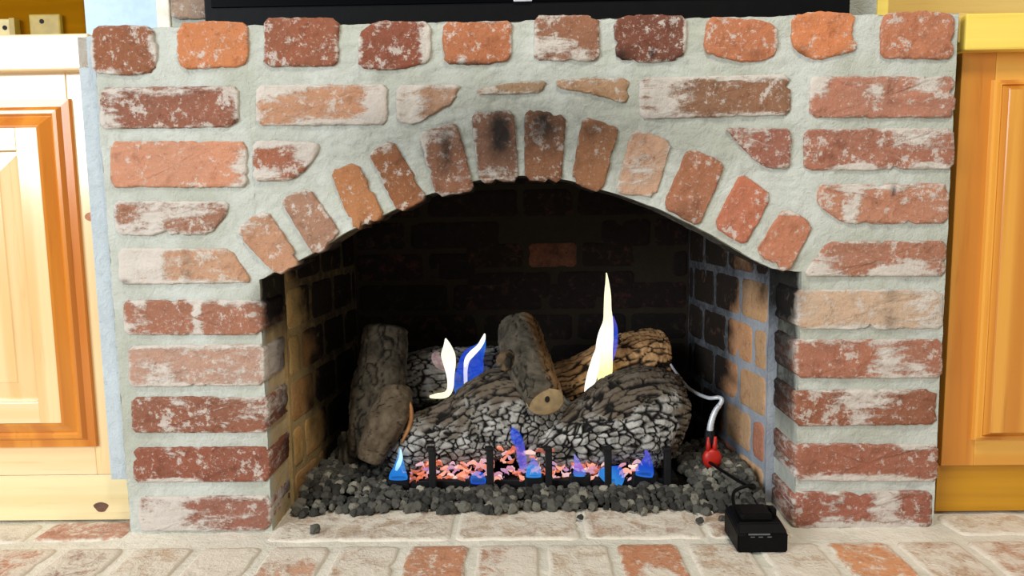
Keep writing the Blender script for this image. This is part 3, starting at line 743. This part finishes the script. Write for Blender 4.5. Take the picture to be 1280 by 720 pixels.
for i, (x, y, z, r) in enumerate(rest):
    v, f = RM[i % 7]; b = len(V); R_ = Matrix.Rotation(random.uniform(0, 6.28), 3, 'Z') @ Matrix.Rotation(random.uniform(-.6, .6), 3, 'X')
    V += [R_ @ (q*r)+Vector((x, y, z)) for q in v]; F += [[b+k for k in g] for g in f]
lb = link('lava_rock_bed', V, F, LAVA, None, (0, .2, 0)); tag(lb, 'deep bed of dark grey lava rock behind the front rocks', 'rocks', kind='stuff')
bv, bf = box_data(-.383, .383, .075, .445, -.02, .012, 0)
sb = link('ash_bed', bv, bf, SOOT, fp, (0, .26, 0))
for px, py, r, lab, mt in ((394, 664, .0085, 'stray dark lava rock lying on the hearth near the left jamb', LAVA), (726, 649, .006, 'stray brown lava chip on the hearth below the tall flame', LAVA), (875, 653, .006, 'stray dark lava chip on the hearth left of the black box', LAVA), (902, 650, .005, 'small flat dark chip touching the black box on the hearth', LAVA), (889, 643, .0032, 'tiny white pebble on the hearth beside the black box', PEBBLE_W)):
    g = FL(px, py+r*400); m = RMESH[int(px) % 7]
    if mt is not LAVA: m = m.copy(); m.materials.clear(); m.materials.append(mt); m.name = 'pebble'
    o = bpy.data.objects.new('lava_rock' if mt is LAVA else 'pebble', m); col.objects.link(o)
    o.location = (g.x, g.y, r*.75+.002); o.scale = (r, r, r); o.rotation_euler = (.2, .1, px)
    tag(o, lab, 'rock' if mt is LAVA else 'pebble')

# ------------------------------------------------------------------ burner tray and grate
BY = .125
bx0_, bx1_ = W(482, 600, BY).x, W(848, 600, BY).x; bz = W(640, 607, BY).z
tray = empty('burner_tray', (0, BY, bz-.01), 'long black burner tray in front of the logs', 'burner')
box('pan', bx0_, bx1_, BY, BY+.12, bz-.016, bz+.010, BLACK_IRON, tray, .002)
for px, wpx, hpx in ((498, 28, 14), (597, 24, 10), (668, 26, 14), (725, 28, 14), (806, 34, 16)):
    c = W(px, 600, BY-.004); w2 = wpx/760
    box('burner_cap', c.x-w2/2, c.x+w2/2, BY-.005, BY+.03, bz-.006, bz+.004+hpx/900, BLACK_IRON, tray, .004)
grate = empty('log_grate', (0, .16, .02), 'black iron grate whose upright bars hold the logs', 'grate')
for k, px in enumerate((541, 613, 686, 760, 834)):
    c = W(px, 600, .112); zt_ = W(px, 560, .112).z
    V, F = box_data(c.x-.0058, c.x+.0058, .107, .118, bz-.01, zt_, .0015)
    link('upright', V, F, BLACK_IRON, grate, (c.x, .112, bz))
    box('bar', c.x-.0055, c.x+.0055, .116, .36, bz+.004, bz+.014, BLACK_IRON, grate, .0015)
    box('leg', c.x-.0055, c.x+.0055, .33, .342, .0, bz+.006, BLACK_IRON, grate, .0015)
    box('end_cap', c.x-.0085, c.x+.004, .105, .119, zt_-.003, zt_+.002, BLACK_IRON, grate, .001)
for yy in (.2, .32): box('cross_bar', -.23, .24, yy, yy+.01, bz-.004, bz+.006, BLACK_IRON, grate, .0015)

# ------------------------------------------------------------------ logs
def log_tube(name, ctrl, mat, parent, seed, seg=84, n=130, crack=(46, 46, 46), cdepth=.006, lump=.10, tanf=None, stretch=(1., .38), ends=.25, cw=.13, ridge=.05, blocks=0):
    """ctrl: (px, py, depth Y, radius m). Bark plates are real relief from a cell pattern stretched along the log"""
    C = [(*W(a, b, Y), r) for a, b, Y, r in ctrl]; S = spline(C, n)
    pts = [Vector(s[:3]) for s in S]; V = []; cr = []; tn = []; ref = None; L = 0
    for i, p in enumerate(pts):
        t = (pts[min(i+1, n-1)]-pts[max(i-1, 0)]).normalized()
        if i: L += (p-pts[i-1]).length
        if ref is None: ref = Vector((0, 1, 0)) if abs(t.y) < .8 else Vector((1, 0, 0))
        a = (ref-t*ref.dot(t)).normalized(); b = t.cross(a); ref = a; r = S[i][3]
        f = i/(n-1)
        rr = r*(1-ends*(max(0, 1-f/.06)**2+max(0, 1-(1-f)/.06)**2))
        for k in range(seg):
            th = 2*math.pi*k/seg; d = a*math.cos(th)+b*math.sin(th)
            base = p+d*rr
            q = Vector((math.cos(th)*r*crack[0]*stretch[0], math.sin(th)*r*crack[0]*stretch[0], L*crack[0]*stretch[1]))+Vector((seed, seed*.7, 0))
            wv = Vector((nz(base.x+seed, base.y, base.z, 26, 2), nz(base.x, base.y+seed, base.z, 26, 2), nz(base.x, base.y, base.z+seed, 26, 2)))*.45
            tv_ = tanf(f, th, base) if tanf else 0.
            if blocks and tv_ < .5: q.z = q.z/stretch[1]*blocks
            dd, _ = noise.voronoi(q+wv)
            e = dd[1]-dd[0]; c = 1-sstep(cw*.35, cw*1.25, e)
            lm = lump*nz(base.x+seed, base.y, base.z, 13, 3)+ridge*noise.fractal(Vector((math.cos(th)*2.2+seed, math.sin(th)*2.2, L*5)), 1., 2., 3)
            V.append(base+d*(rr*lm+cdepth*(sstep(0, .16, e)-.8)+.0018*nz(base.x, base.y, base.z+seed, 130, 3)))
            cr.append(c); tn.append(tv_)
    F = []
    for i in range(n-1):
        for k in range(seg): F.append([i*seg+k, i*seg+(k+1) % seg, (i+1)*seg+(k+1) % seg, (i+1)*seg+k])
    for s0, ii in ((0, 0), ((n-1)*seg, n-1)):
        V.append(sum((V[s0+k] for k in range(seg)), Vector())/seg); cr.append(.6); tn.append(.3); cidx = len(V)-1
        for k in range(seg): F.append([s0+k, s0+(k+1) % seg, cidx])
    return link(name, V, F, mat, parent, pts[n//2], True, {'crack': cr, 'tan': tn})
def loge(label, px, py, Y):
    q = W(px, py, Y); return empty('fire_log', (q.x, Y, max(q.z-.05, .03)), label, 'log', 'ceramic logs stacked in the firebox')
def tan_top(lo, hi, k=1.0): return lambda f, th, p: k*sstep(lo, hi, p.z+.012*nz(p.x, p.y, p.z, 40, 3))
# rear left
lg = loge('charred log with cracked bark behind the twin white flames', 550, 480, .31)
log_tube('bark', [(478, 486, .31, .050), (530, 474, .31, .056), (585, 468, .32, .052), (632, 462, .33, .046)], LOG_ASH, lg, 4.1, seg=140, n=200, crack=(80, 1, 1), cdepth=.0055, stretch=(1, .45), tanf=lambda f, th, p: .35)
# rear right
lg = loge('tan log lit by the tall yellow flame, at the back right', 750, 470, .31)
log_tube('bark', [(668, 500, .30, .048), (712, 484, .31, .052), (765, 462, .32, .056), (800, 450, .33, .058), (830, 448, .34, .050)], LOG_TAN, lg, 9.3, seg=140, n=200, crack=(72, 1, 1), cdepth=.0042, stretch=(1, .15), tanf=lambda f, th, p: .25*sstep(.5, 0, f))
# front left
lg = loge('big ash grey charred log at the front left, behind the grate', 590, 535, .2)
log_tube('bark', [(486, 568, .195, .034), (520, 554, .195, .054), (575, 540, .20, .062), (632, 517, .205, .078), (685, 528, .215, .058), (716, 540, .225, .04)], LOG_ASH, lg, 2.2, seg=200, n=330, crack=(88, 1, 1), cdepth=.0052, stretch=(1, .22), blocks=.72, cw=.16, lump=.08, ridge=.07,
         tanf=lambda f, th, p: .9*sstep(.125, .155, p.z-.16*(p.x+.05)+.045*nz(p.x, p.y, p.z, 16, 4)))
# front right
lg = loge('thickest ash grey charred log at the front right, rising to the right', 780, 520, .19)
log_tube('bark', [(648, 580, .165, .030), (705, 554, .175, .047), (750, 537, .185, .066), (790, 521, .195, .085), (816, 520, .203, .087), (838, 524, .21, .078)], LOG_ASH, lg, 6.8, seg=220, n=330, crack=(84, 1, 1), cdepth=.0056, stretch=(1, .16), blocks=.62, cw=.16, lump=.06, ends=.16, ridge=.10,
         tanf=lambda f, th, p: max(.9*sstep(.125, .165, p.z-.22*(p.x-.13)+.05*nz(p.x, p.y, p.z, 16, 4)), .95*sstep(.76, .88, f+.05*nz(p.x, p.y, p.z, 30, 2))))  # shadow on the right end painted in as dark brown
# left upright with stub
lg = loge('brown grey log standing at the far left with a broken branch stub', 475, 500, .2)
log_tube('bark', [(484, 408, .25, .040), (480, 440, .235, .042), (474, 480, .215, .044), (466, 525, .20, .042), (460, 565, .20, .038)], LOG_DARK, lg, 1.3, crack=(40, 1, 1), cdepth=.003, stretch=(1, .09), cw=.07)
st_ = log_tube('branch_stub', [(494, 488, .185, .030), (492, 508, .165, .033), (482, 532, .150, .033), (470, 556, .138, .028), (462, 578, .130, .020)], LOG_DARK, lg, 8.8, seg=60, n=80, crack=(24, 1, 1), cdepth=.0015, lump=.14, cw=.015, tanf=lambda f, th, p: .10)
v, f = tube_data([tuple(s[:3]) for s in spline([tuple(W(*q)) for q in ((502, 489, .162), (511, 503, .156), (514, 518, .152), (511, 535, .148), (502, 553, .143))], 24)], [.0012+.0030*math.sin(math.pi*(i+2)/28) for i in range(24)], 10)
link('split_edge', v, f, TAN_EDGE, lg, W(508, 520, .148), True)
# small dark log at lower left
lg = loge('small dark round log low at the far left edge of the fire', 437, 570, .22)
log_tube('bark', [(438, 540, .23, .018), (436, 565, .215, .022), (442, 592, .20, .020)], LOG_DARK, lg, 5.5, seg=40, n=50, crack=(40, 1, 1), cdepth=.003)
# centre branch
lg = loge('grey brown branch crossing the middle, its sawn end facing forward', 660, 460, .2)
log_tube('bark', [(646, 405, .27, .037), (650, 425, .245, .041), (660, 455, .205, .041), (672, 482, .160, .036), (681, 500, .128, .032)], LOG_DARK, lg, 3.6, seg=70, n=100, crack=(34, 1, 1), cdepth=.0022, stretch=(1, .14), ends=.02, cw=.06, lump=.12,
         tanf=lambda f, th, p: .75*sstep(.008, .030, p.x-W(646+35*f, 430, .2).x+.006))
c = W(681.5, 502, .1255); nrm = Vector((.12, -.92, -.28)).normalized(); a = nrm.cross(Vector((0, 0, 1))).normalized(); b = a.cross(nrm)
V = [c+nrm*.002]; 
for rr in (.012, .022, .030, .0325):
    for k in range(32):
        th = k*math.pi/16; r_ = rr*(1+.05*nz(math.cos(th), math.sin(th), 2, 1.5)); V.append(c+a*r_*math.cos(th)+b*r_*.80*math.sin(th)+nrm*(.002 if rr < .03 else .0))
for k in range(32): V.append(V[1+96+k]-nrm*.02)
F = [[0, 1+k, 1+(k+1) % 32] for k in range(32)]
for j in range(4):
    for k in range(32): F.append([1+j*32+k, 1+j*32+(k+1) % 32, 1+(j+1)*32+(k+1) % 32, 1+(j+1)*32+k])
ce = link('cut_end', V, F, CUT, lg, c, True); ce['label'] = 'pale sawn end'
kq = W(684, 499, .1225); kv = [kq+a*.0042*math.cos(i*math.pi/6)+b*.0062*math.sin(i*math.pi/6)+nrm*.0008 for i in range(12)]
link('knot_hole', kv+[q-nrm*.004 for q in kv], [list(range(12)), list(range(12, 24))]+[[i, (i+1) % 12, 12+(i+1) % 12, 12+i] for i in range(12)], DARK_HOLE, ce, kq)
log_tube('branch_stub', [(645, 447, .205, .016), (634, 451, .185, .017), (629, 453, .175, .015)], LOG_DARK, lg, 7.7, seg=30, n=24, crack=(20, 1, 1), cdepth=.001, tanf=lambda f, th, p: .25)

# ------------------------------------------------------------------ flames
def tongue(name, ctrl, mat, parent, cols, seg=14, n=36, flat=.55):
    """ctrl: (px, py, half width px) at depth Y; cols: gradient of RGBA from first to last"""
    C = [(*W(a, b, Y), w/(FPX/(Y-CAM.y))) for a, b, Y, w in ctrl]; S = spline(C, n)
    v, f = tube_data([s[:3] for s in S], [max(.0006, s[3]) for s in S], seg, flat); ca = []
    for i in range(n):
        t = i/(n-1)*(len(cols)-1); j = min(int(t), len(cols)-2); t -= j
        ca += [tuple(x+(y-x)*t for x, y in zip(cols[j], cols[j+1]))]*seg
    return link(name, v, f, mat, parent, S[0][:3] if S[0][2] < S[-1][2] else S[-1][:3], True, {'fcol': ca})
YW = (1, .93, .60, 1); WH = (1, .96, .86, 1); BL = (.02, .09, .75, 1); CYAN = (.05, .35, 1.0, 1); PUR = (.18, .14, .75, 1)
q = W(750, 492, .25); fl = empty('flame', q, 'tall pale yellow flame rising above the right logs', 'flame')
tongue('flame_tongue', [(758, 341, .25, .6), (759, 352, .25, 2.2), (759.5, 368, .25, 4.2), (759.5, 387, .25, 5), (760, 402, .25, 6.5), (757, 420, .25, 10), (755, 440, .25, 11), (756, 462, .25, 10), (755, 480, .25, 8), (753, 492, .25, 5)], FLAME_Y, fl, [(1, .95, .55, 1), YW, YW, WH, (1, .92, .35, 1), (1, .95, .6, 1)])
tongue('flame_tongue', [(750, 428, .245, 2), (746, 445, .245, 5), (742, 462, .245, 6.5), (738, 478, .245, 6.5), (735, 490, .245, 5), (734, 494, .245, 2)], FLAME_Y, fl, [WH, WH, (1, .9, .75, 1)])
tongue('blue_fringe', [(766, 395, .255, 1), (768, 410, .255, 4), (767, 430, .255, 5), (764, 450, .255, 3)], FLAME_B, fl, [PUR, BL, PUR])
q = W(565, 495, .25); fl = empty('flame', q, 'white flame with a bent foot, left of the forked blue one', 'flame')
tongue('flame_tongue', [(557, 423, .25, .8), (559, 432, .25, 5), (560, 443, .25, 9), (562, 455, .25, 8), (563, 470, .25, 5), (563, 484, .25, 4), (558, 493, .25, 4), (546, 495, .25, 3.5), (537, 496, .25, 1.5)], FLAME_Y, fl, [(1, .93, .75, 1), (1, .93, .66, 1), WH, YW, YW])
tongue('flame_wisp', [(548, 440, .255, 2), (545, 446, .255, 6), (549, 456, .255, 5), (556, 462, .255, 2)], FLAME_B, fl, [(.5, .3, .3, .5), (.6, .4, .4, .6), (.5, .35, .3, .5)])
q = W(590, 490, .25); fl = empty('flame', q, 'blue flame with a curved white streak beside the middle branch', 'flame')
tongue('flame_tongue', [(606, 417, .245, .8), (604, 424, .245, 2.8), (599, 433, .245, 3.2), (590, 442, .245, 4), (584, 450, .245, 3.6), (582, 462, .245, 2.6), (582, 476, .245, 2.4), (582, 490, .245, 1.5)], FLAME_Y, fl, [WH, WH, (1, .92, .8, 1), (.8, .85, 1, 1)])
tongue('blue_veil', [(606, 422, .255, 1), (601, 434, .255, 7), (591, 448, .255, 15), (588, 462, .255, 17), (584, 476, .255, 17), (578, 489, .255, 13), (574, 495, .255, 7)], FLAME_B, fl, [CYAN, BL, BL, (.03, .12, .7, 1), (.05, .2, .8, .7)])
small = [
 ('bright blue pointed burner flame at the far left of the tray', [(500, 560, 1), (500, 572, 4), (499, 585, 8), (498, 594, 12), (498, 599, 12)], [(.5, .75, 1, 1), CYAN, (.03, .30, .95, 1), (.02, .25, .9, 1)]),
 ('violet blue flame licking the log between the second and third uprights', [(640, 535, 2), (645, 546, 7), (650, 558, 6), (652, 572, 6), (655, 586, 5)], [BL, BL, PUR, PUR]),
 ('small blue burner flame left of the third upright', [(666, 572, 1), (667, 580, 6), (667, 590, 10), (667, 596, 10)], [PUR, CYAN, CYAN]),
 ('small violet flame between the third and fourth uprights', [(718, 568, .8), (721, 578, 4), (724, 590, 8), (724, 595, 7)], [(.4, .4, .95, 1), PUR, CYAN]),
 ('low blue flame spreading under the fourth upright', [(775, 584, 4), (770, 591, 14), (763, 598, 18), (758, 603, 16)], [BL, CYAN, CYAN]),
 ('broad blue burner flame at the right end of the tray', [(806, 560, .6), (809, 570, 4), (808, 581, 9), (806, 589, 12), (805, 595, 11)], [PUR, BL, (.03, .22, .95, 1)]),
 ('faint blue burner flame near the second upright', [(600, 590, 4), (598, 597, 10), (598, 604, 10)], [BL, (.03, .2, .8, .8), BL]),
]
for lab, path, cc in small:
    b = path[-1]; Y = .117 if 'log' not in lab else .122
    e = empty('flame', W(b[0], b[1], Y), lab, 'flame', 'blue flames along the burner')
    o = tongue('flame_tongue', [(x, y, Y, w) for x, y, w in path], FLAME_B, e, cc, flat=.4)
    if 'far left' in lab:
        tongue('flame_core', [(501, 562, Y-.006, 1), (501, 572, Y-.006, 2.5), (498, 581, Y-.006, 3), (495, 588, Y-.006, 1.5)], FLAME_Y, e, [(.45, .75, 1, 1), (.5, .8, 1, 1), (.2, .5, 1, 1)])

# glowing embers: crumpled flakes along the tray
random.seed(5)
V = []; F = []
for i in range(190):
    px = random.uniform(507, 800); 
    if 745 < px < 775 and random.random() < .7: continue
    py = random.uniform(578, 601) if not 625 < px < 690 else random.uniform(560, 601)
    c = W(px, py, random.uniform(.122, .14)); s = random.uniform(.0045, .0105); ang = random.uniform(-.9, .9)
    n = 6; b0 = len(V); bend = random.uniform(-1, 1)
    for k in range(n):
        t = k/(n-1)-.5; x = t*2*s; zc = bend*s*(t*t*4-.5)+random.uniform(-.1, .1)*s; w = s*.38*(1-abs(t)*1.3)+.0008
        dx, dz = x*math.cos(ang)-zc*math.sin(ang), x*math.sin(ang)+zc*math.cos(ang); ny = random.uniform(-.2, .2)*s
        for (oy, oz) in ((-w*.6, 0), (0, w), (w*.6, 0), (0, -w)): V.append(c+Vector((dx, oy+ny, dz+oz)))
    for k in range(n-1):
        for j in range(4): F.append([b0+k*4+j, b0+k*4+(j+1) % 4, b0+k*4+4+(j+1) % 4, b0+k*4+4+j])
    F.append([b0, b0+1, b0+2, b0+3]); F.append([b0+n*4-4+j for j in range(4)])
em = link('ember_flakes', V, F, EMBER, None, (0, .13, bz)); tag(em, 'glowing orange and pink ember flakes along the burner tray', 'embers', kind='stuff')

# ------------------------------------------------------------------ gas hose and red valve key
hs = spline([tuple(W(*q)) for q in ((838, 455, .29), (846, 467, .27), (862, 486, .23), (884, 497, .18), (899, 497, .165), (902, 502, .16), (894, 514, .158), (889, 528, .156), (887, 542, .155))], 60)
hose = empty('gas_hose', hs[-1], 'thin silver hose bending down behind the right log', 'hose')
v, f = tube_data(hs[:42], [.0022+.0018*min(1, i/35) for i in range(42)], 10); link('thin_tube', v, f, SILVER, hose, hs[20], True)
v, f = tube_data(hs[40:], [.0042+.0016*(i/20)+.0005*(i % 2) for i in range(20)], 12); link('flex_end', v, f, SILVER, hose, hs[50], True)
e0 = Vector(hs[-1]); v, f = tube_data([e0+Vector((0, 0, .006)), e0+Vector((0, 0, -.004)), e0+Vector((0, 0, -.016))], [.008, .009, .0085], 12); link('nut', v, f, BLACK_IRON, hose, e0)
vk = W(890, 585, .15); key = empty('valve_key', vk, 'red plastic valve handle hanging below the silver hose', 'valve')
def blob(name, c, rx, ry, rz, mat, par):
    bm = bmesh.new(); bmesh.ops.create_uvsphere(bm, u_segments=20, v_segments=12, radius=1)
    for q in bm.verts: q.co = Vector((math.copysign(abs(q.co.x)**.8, q.co.x)*rx, q.co.y*ry, q.co.z*rz))+Vector(c)
    bm.verts.index_update(); d = [q.co.copy() for q in bm.verts], [[q.index for q in g.verts] for g in bm.faces]; bm.free()
    return link(name, d[0], d[1], mat, par, c, True)
blob('grip', W(890, 573, .15), .0165, .009, .0175, RED_PLASTIC, key)
for px in (885.5, 893.5):
    p = W(px, 557, .15); v, f = tube_data([p+Vector((0, 0, .016)), p+Vector((0, 0, .0)), p+Vector((0, 0, -.012))], [.0032, .0042, .0045], 10); link('prong', v, f, RED_PLASTIC, key, p, True)
p = W(889, 549, .155); box('stem', p.x-.007, p.x+.007, .154, .166, p.z-.03, p.z+.002, BLACK_IRON, key, .002)
p = W(897, 600, .165); box('valve_body', p.x-.022, p.x+.018, .166, .19, .03, p.z+.035, BLACK_IRON, key, .004)

# ------------------------------------------------------------------ black receiver box on the hearth
g0, g1 = FL(922, 693), FL(985, 693)
bx = empty('receiver_box', ((g0.x+g1.x)/2, g0.y+.03, 0), 'small black plastic receiver box on the hearth beside the right jamb', 'box')
bz2 = .047; x0, x1, y0, y1 = g0.x, g1.x, g0.y, g0.y+.07
V = [(x0, y0, .002), (x1, y0, .002), (x1, y1, .002), (x0, y1, .002), (x0, y0, bz2*.62), (x1, y0, bz2*.62), (x1, y1, bz2*.8), (x0, y1, bz2*.8), (x0+.004, y0+.014, bz2*.84), (x1-.004, y0+.014, bz2*.84), (x1-.006, y1-.006, bz2*.98), (x0+.006, y1-.006, bz2*.98)]
V = [Vector(q) for q in V]
bm = bmesh.new(); vs = [bm.verts.new(q) for q in V]
for f in ([0, 1, 2, 3], [0, 1, 5, 4], [1, 2, 6, 5], [2, 3, 7, 6], [3, 0, 4, 7], [4, 5, 9, 8], [5, 6, 10, 9], [6, 7, 11, 10], [7, 4, 8, 11], [8, 9, 10, 11]): bm.faces.new([vs[i] for i in f])
bmesh.ops.recalc_face_normals(bm, faces=bm.faces); bmesh.ops.bevel(bm, geom=bm.edges[:], offset=.0018, segments=2, affect='EDGES'); bm.verts.index_update()
link('case', [q.co.copy() for q in bm.verts], [[q.index for q in f.verts] for f in bm.faces], BLACK_PLASTIC, bx, ((x0+x1)/2, (y0+y1)/2, .002)); bm.free()
box('lid', x0+.010, x1-.016, y0+.018, y1-.014, bz2*.86, bz2*1.08, BLACK_PLASTIC, bx, .003)
box('switch', x1-.014, x1-.006, y0+.03, y0+.046, bz2*.84, bz2*1.12, BLACK_PLASTIC, bx, .002)
box('rim', x0+.012, x1-.002, y0-.0012, y0+.001, bz2*.56, bz2*.60, BLACK_PLASTIC, bx, .0004)
a0, a1 = W(936, 660, y0-.0006), W(963, 660, y0-.0006)
box('print_line', a0.x, a1.x, y0-.0008, y0+.0006, bz2*.64-.002, bz2*.64, GREY_PRINT, bx, 0)
for px in (941, 951, 962):
    a0 = W(px, 671, y0-.0006); box('print_mark', a0.x-.003, a0.x+.003, y0-.0008, y0+.0006, a0.z-.001, a0.z+.001, GREY_PRINT, bx, 0)
wr = spline([(x0+.012, y1-.01, bz2*.85), (x0+.02, y1+.02, .055), (x0+.05, y1+.03, .062), (x0+.058, y1+.06, .045), (x0+.03, y1+.12, .050), (.305, .165, .05)], 50)
v, f = tube_data(wr, [.0026]*50, 8); link('cable', v, f, BLACK_PLASTIC, bx, wr[10], True)
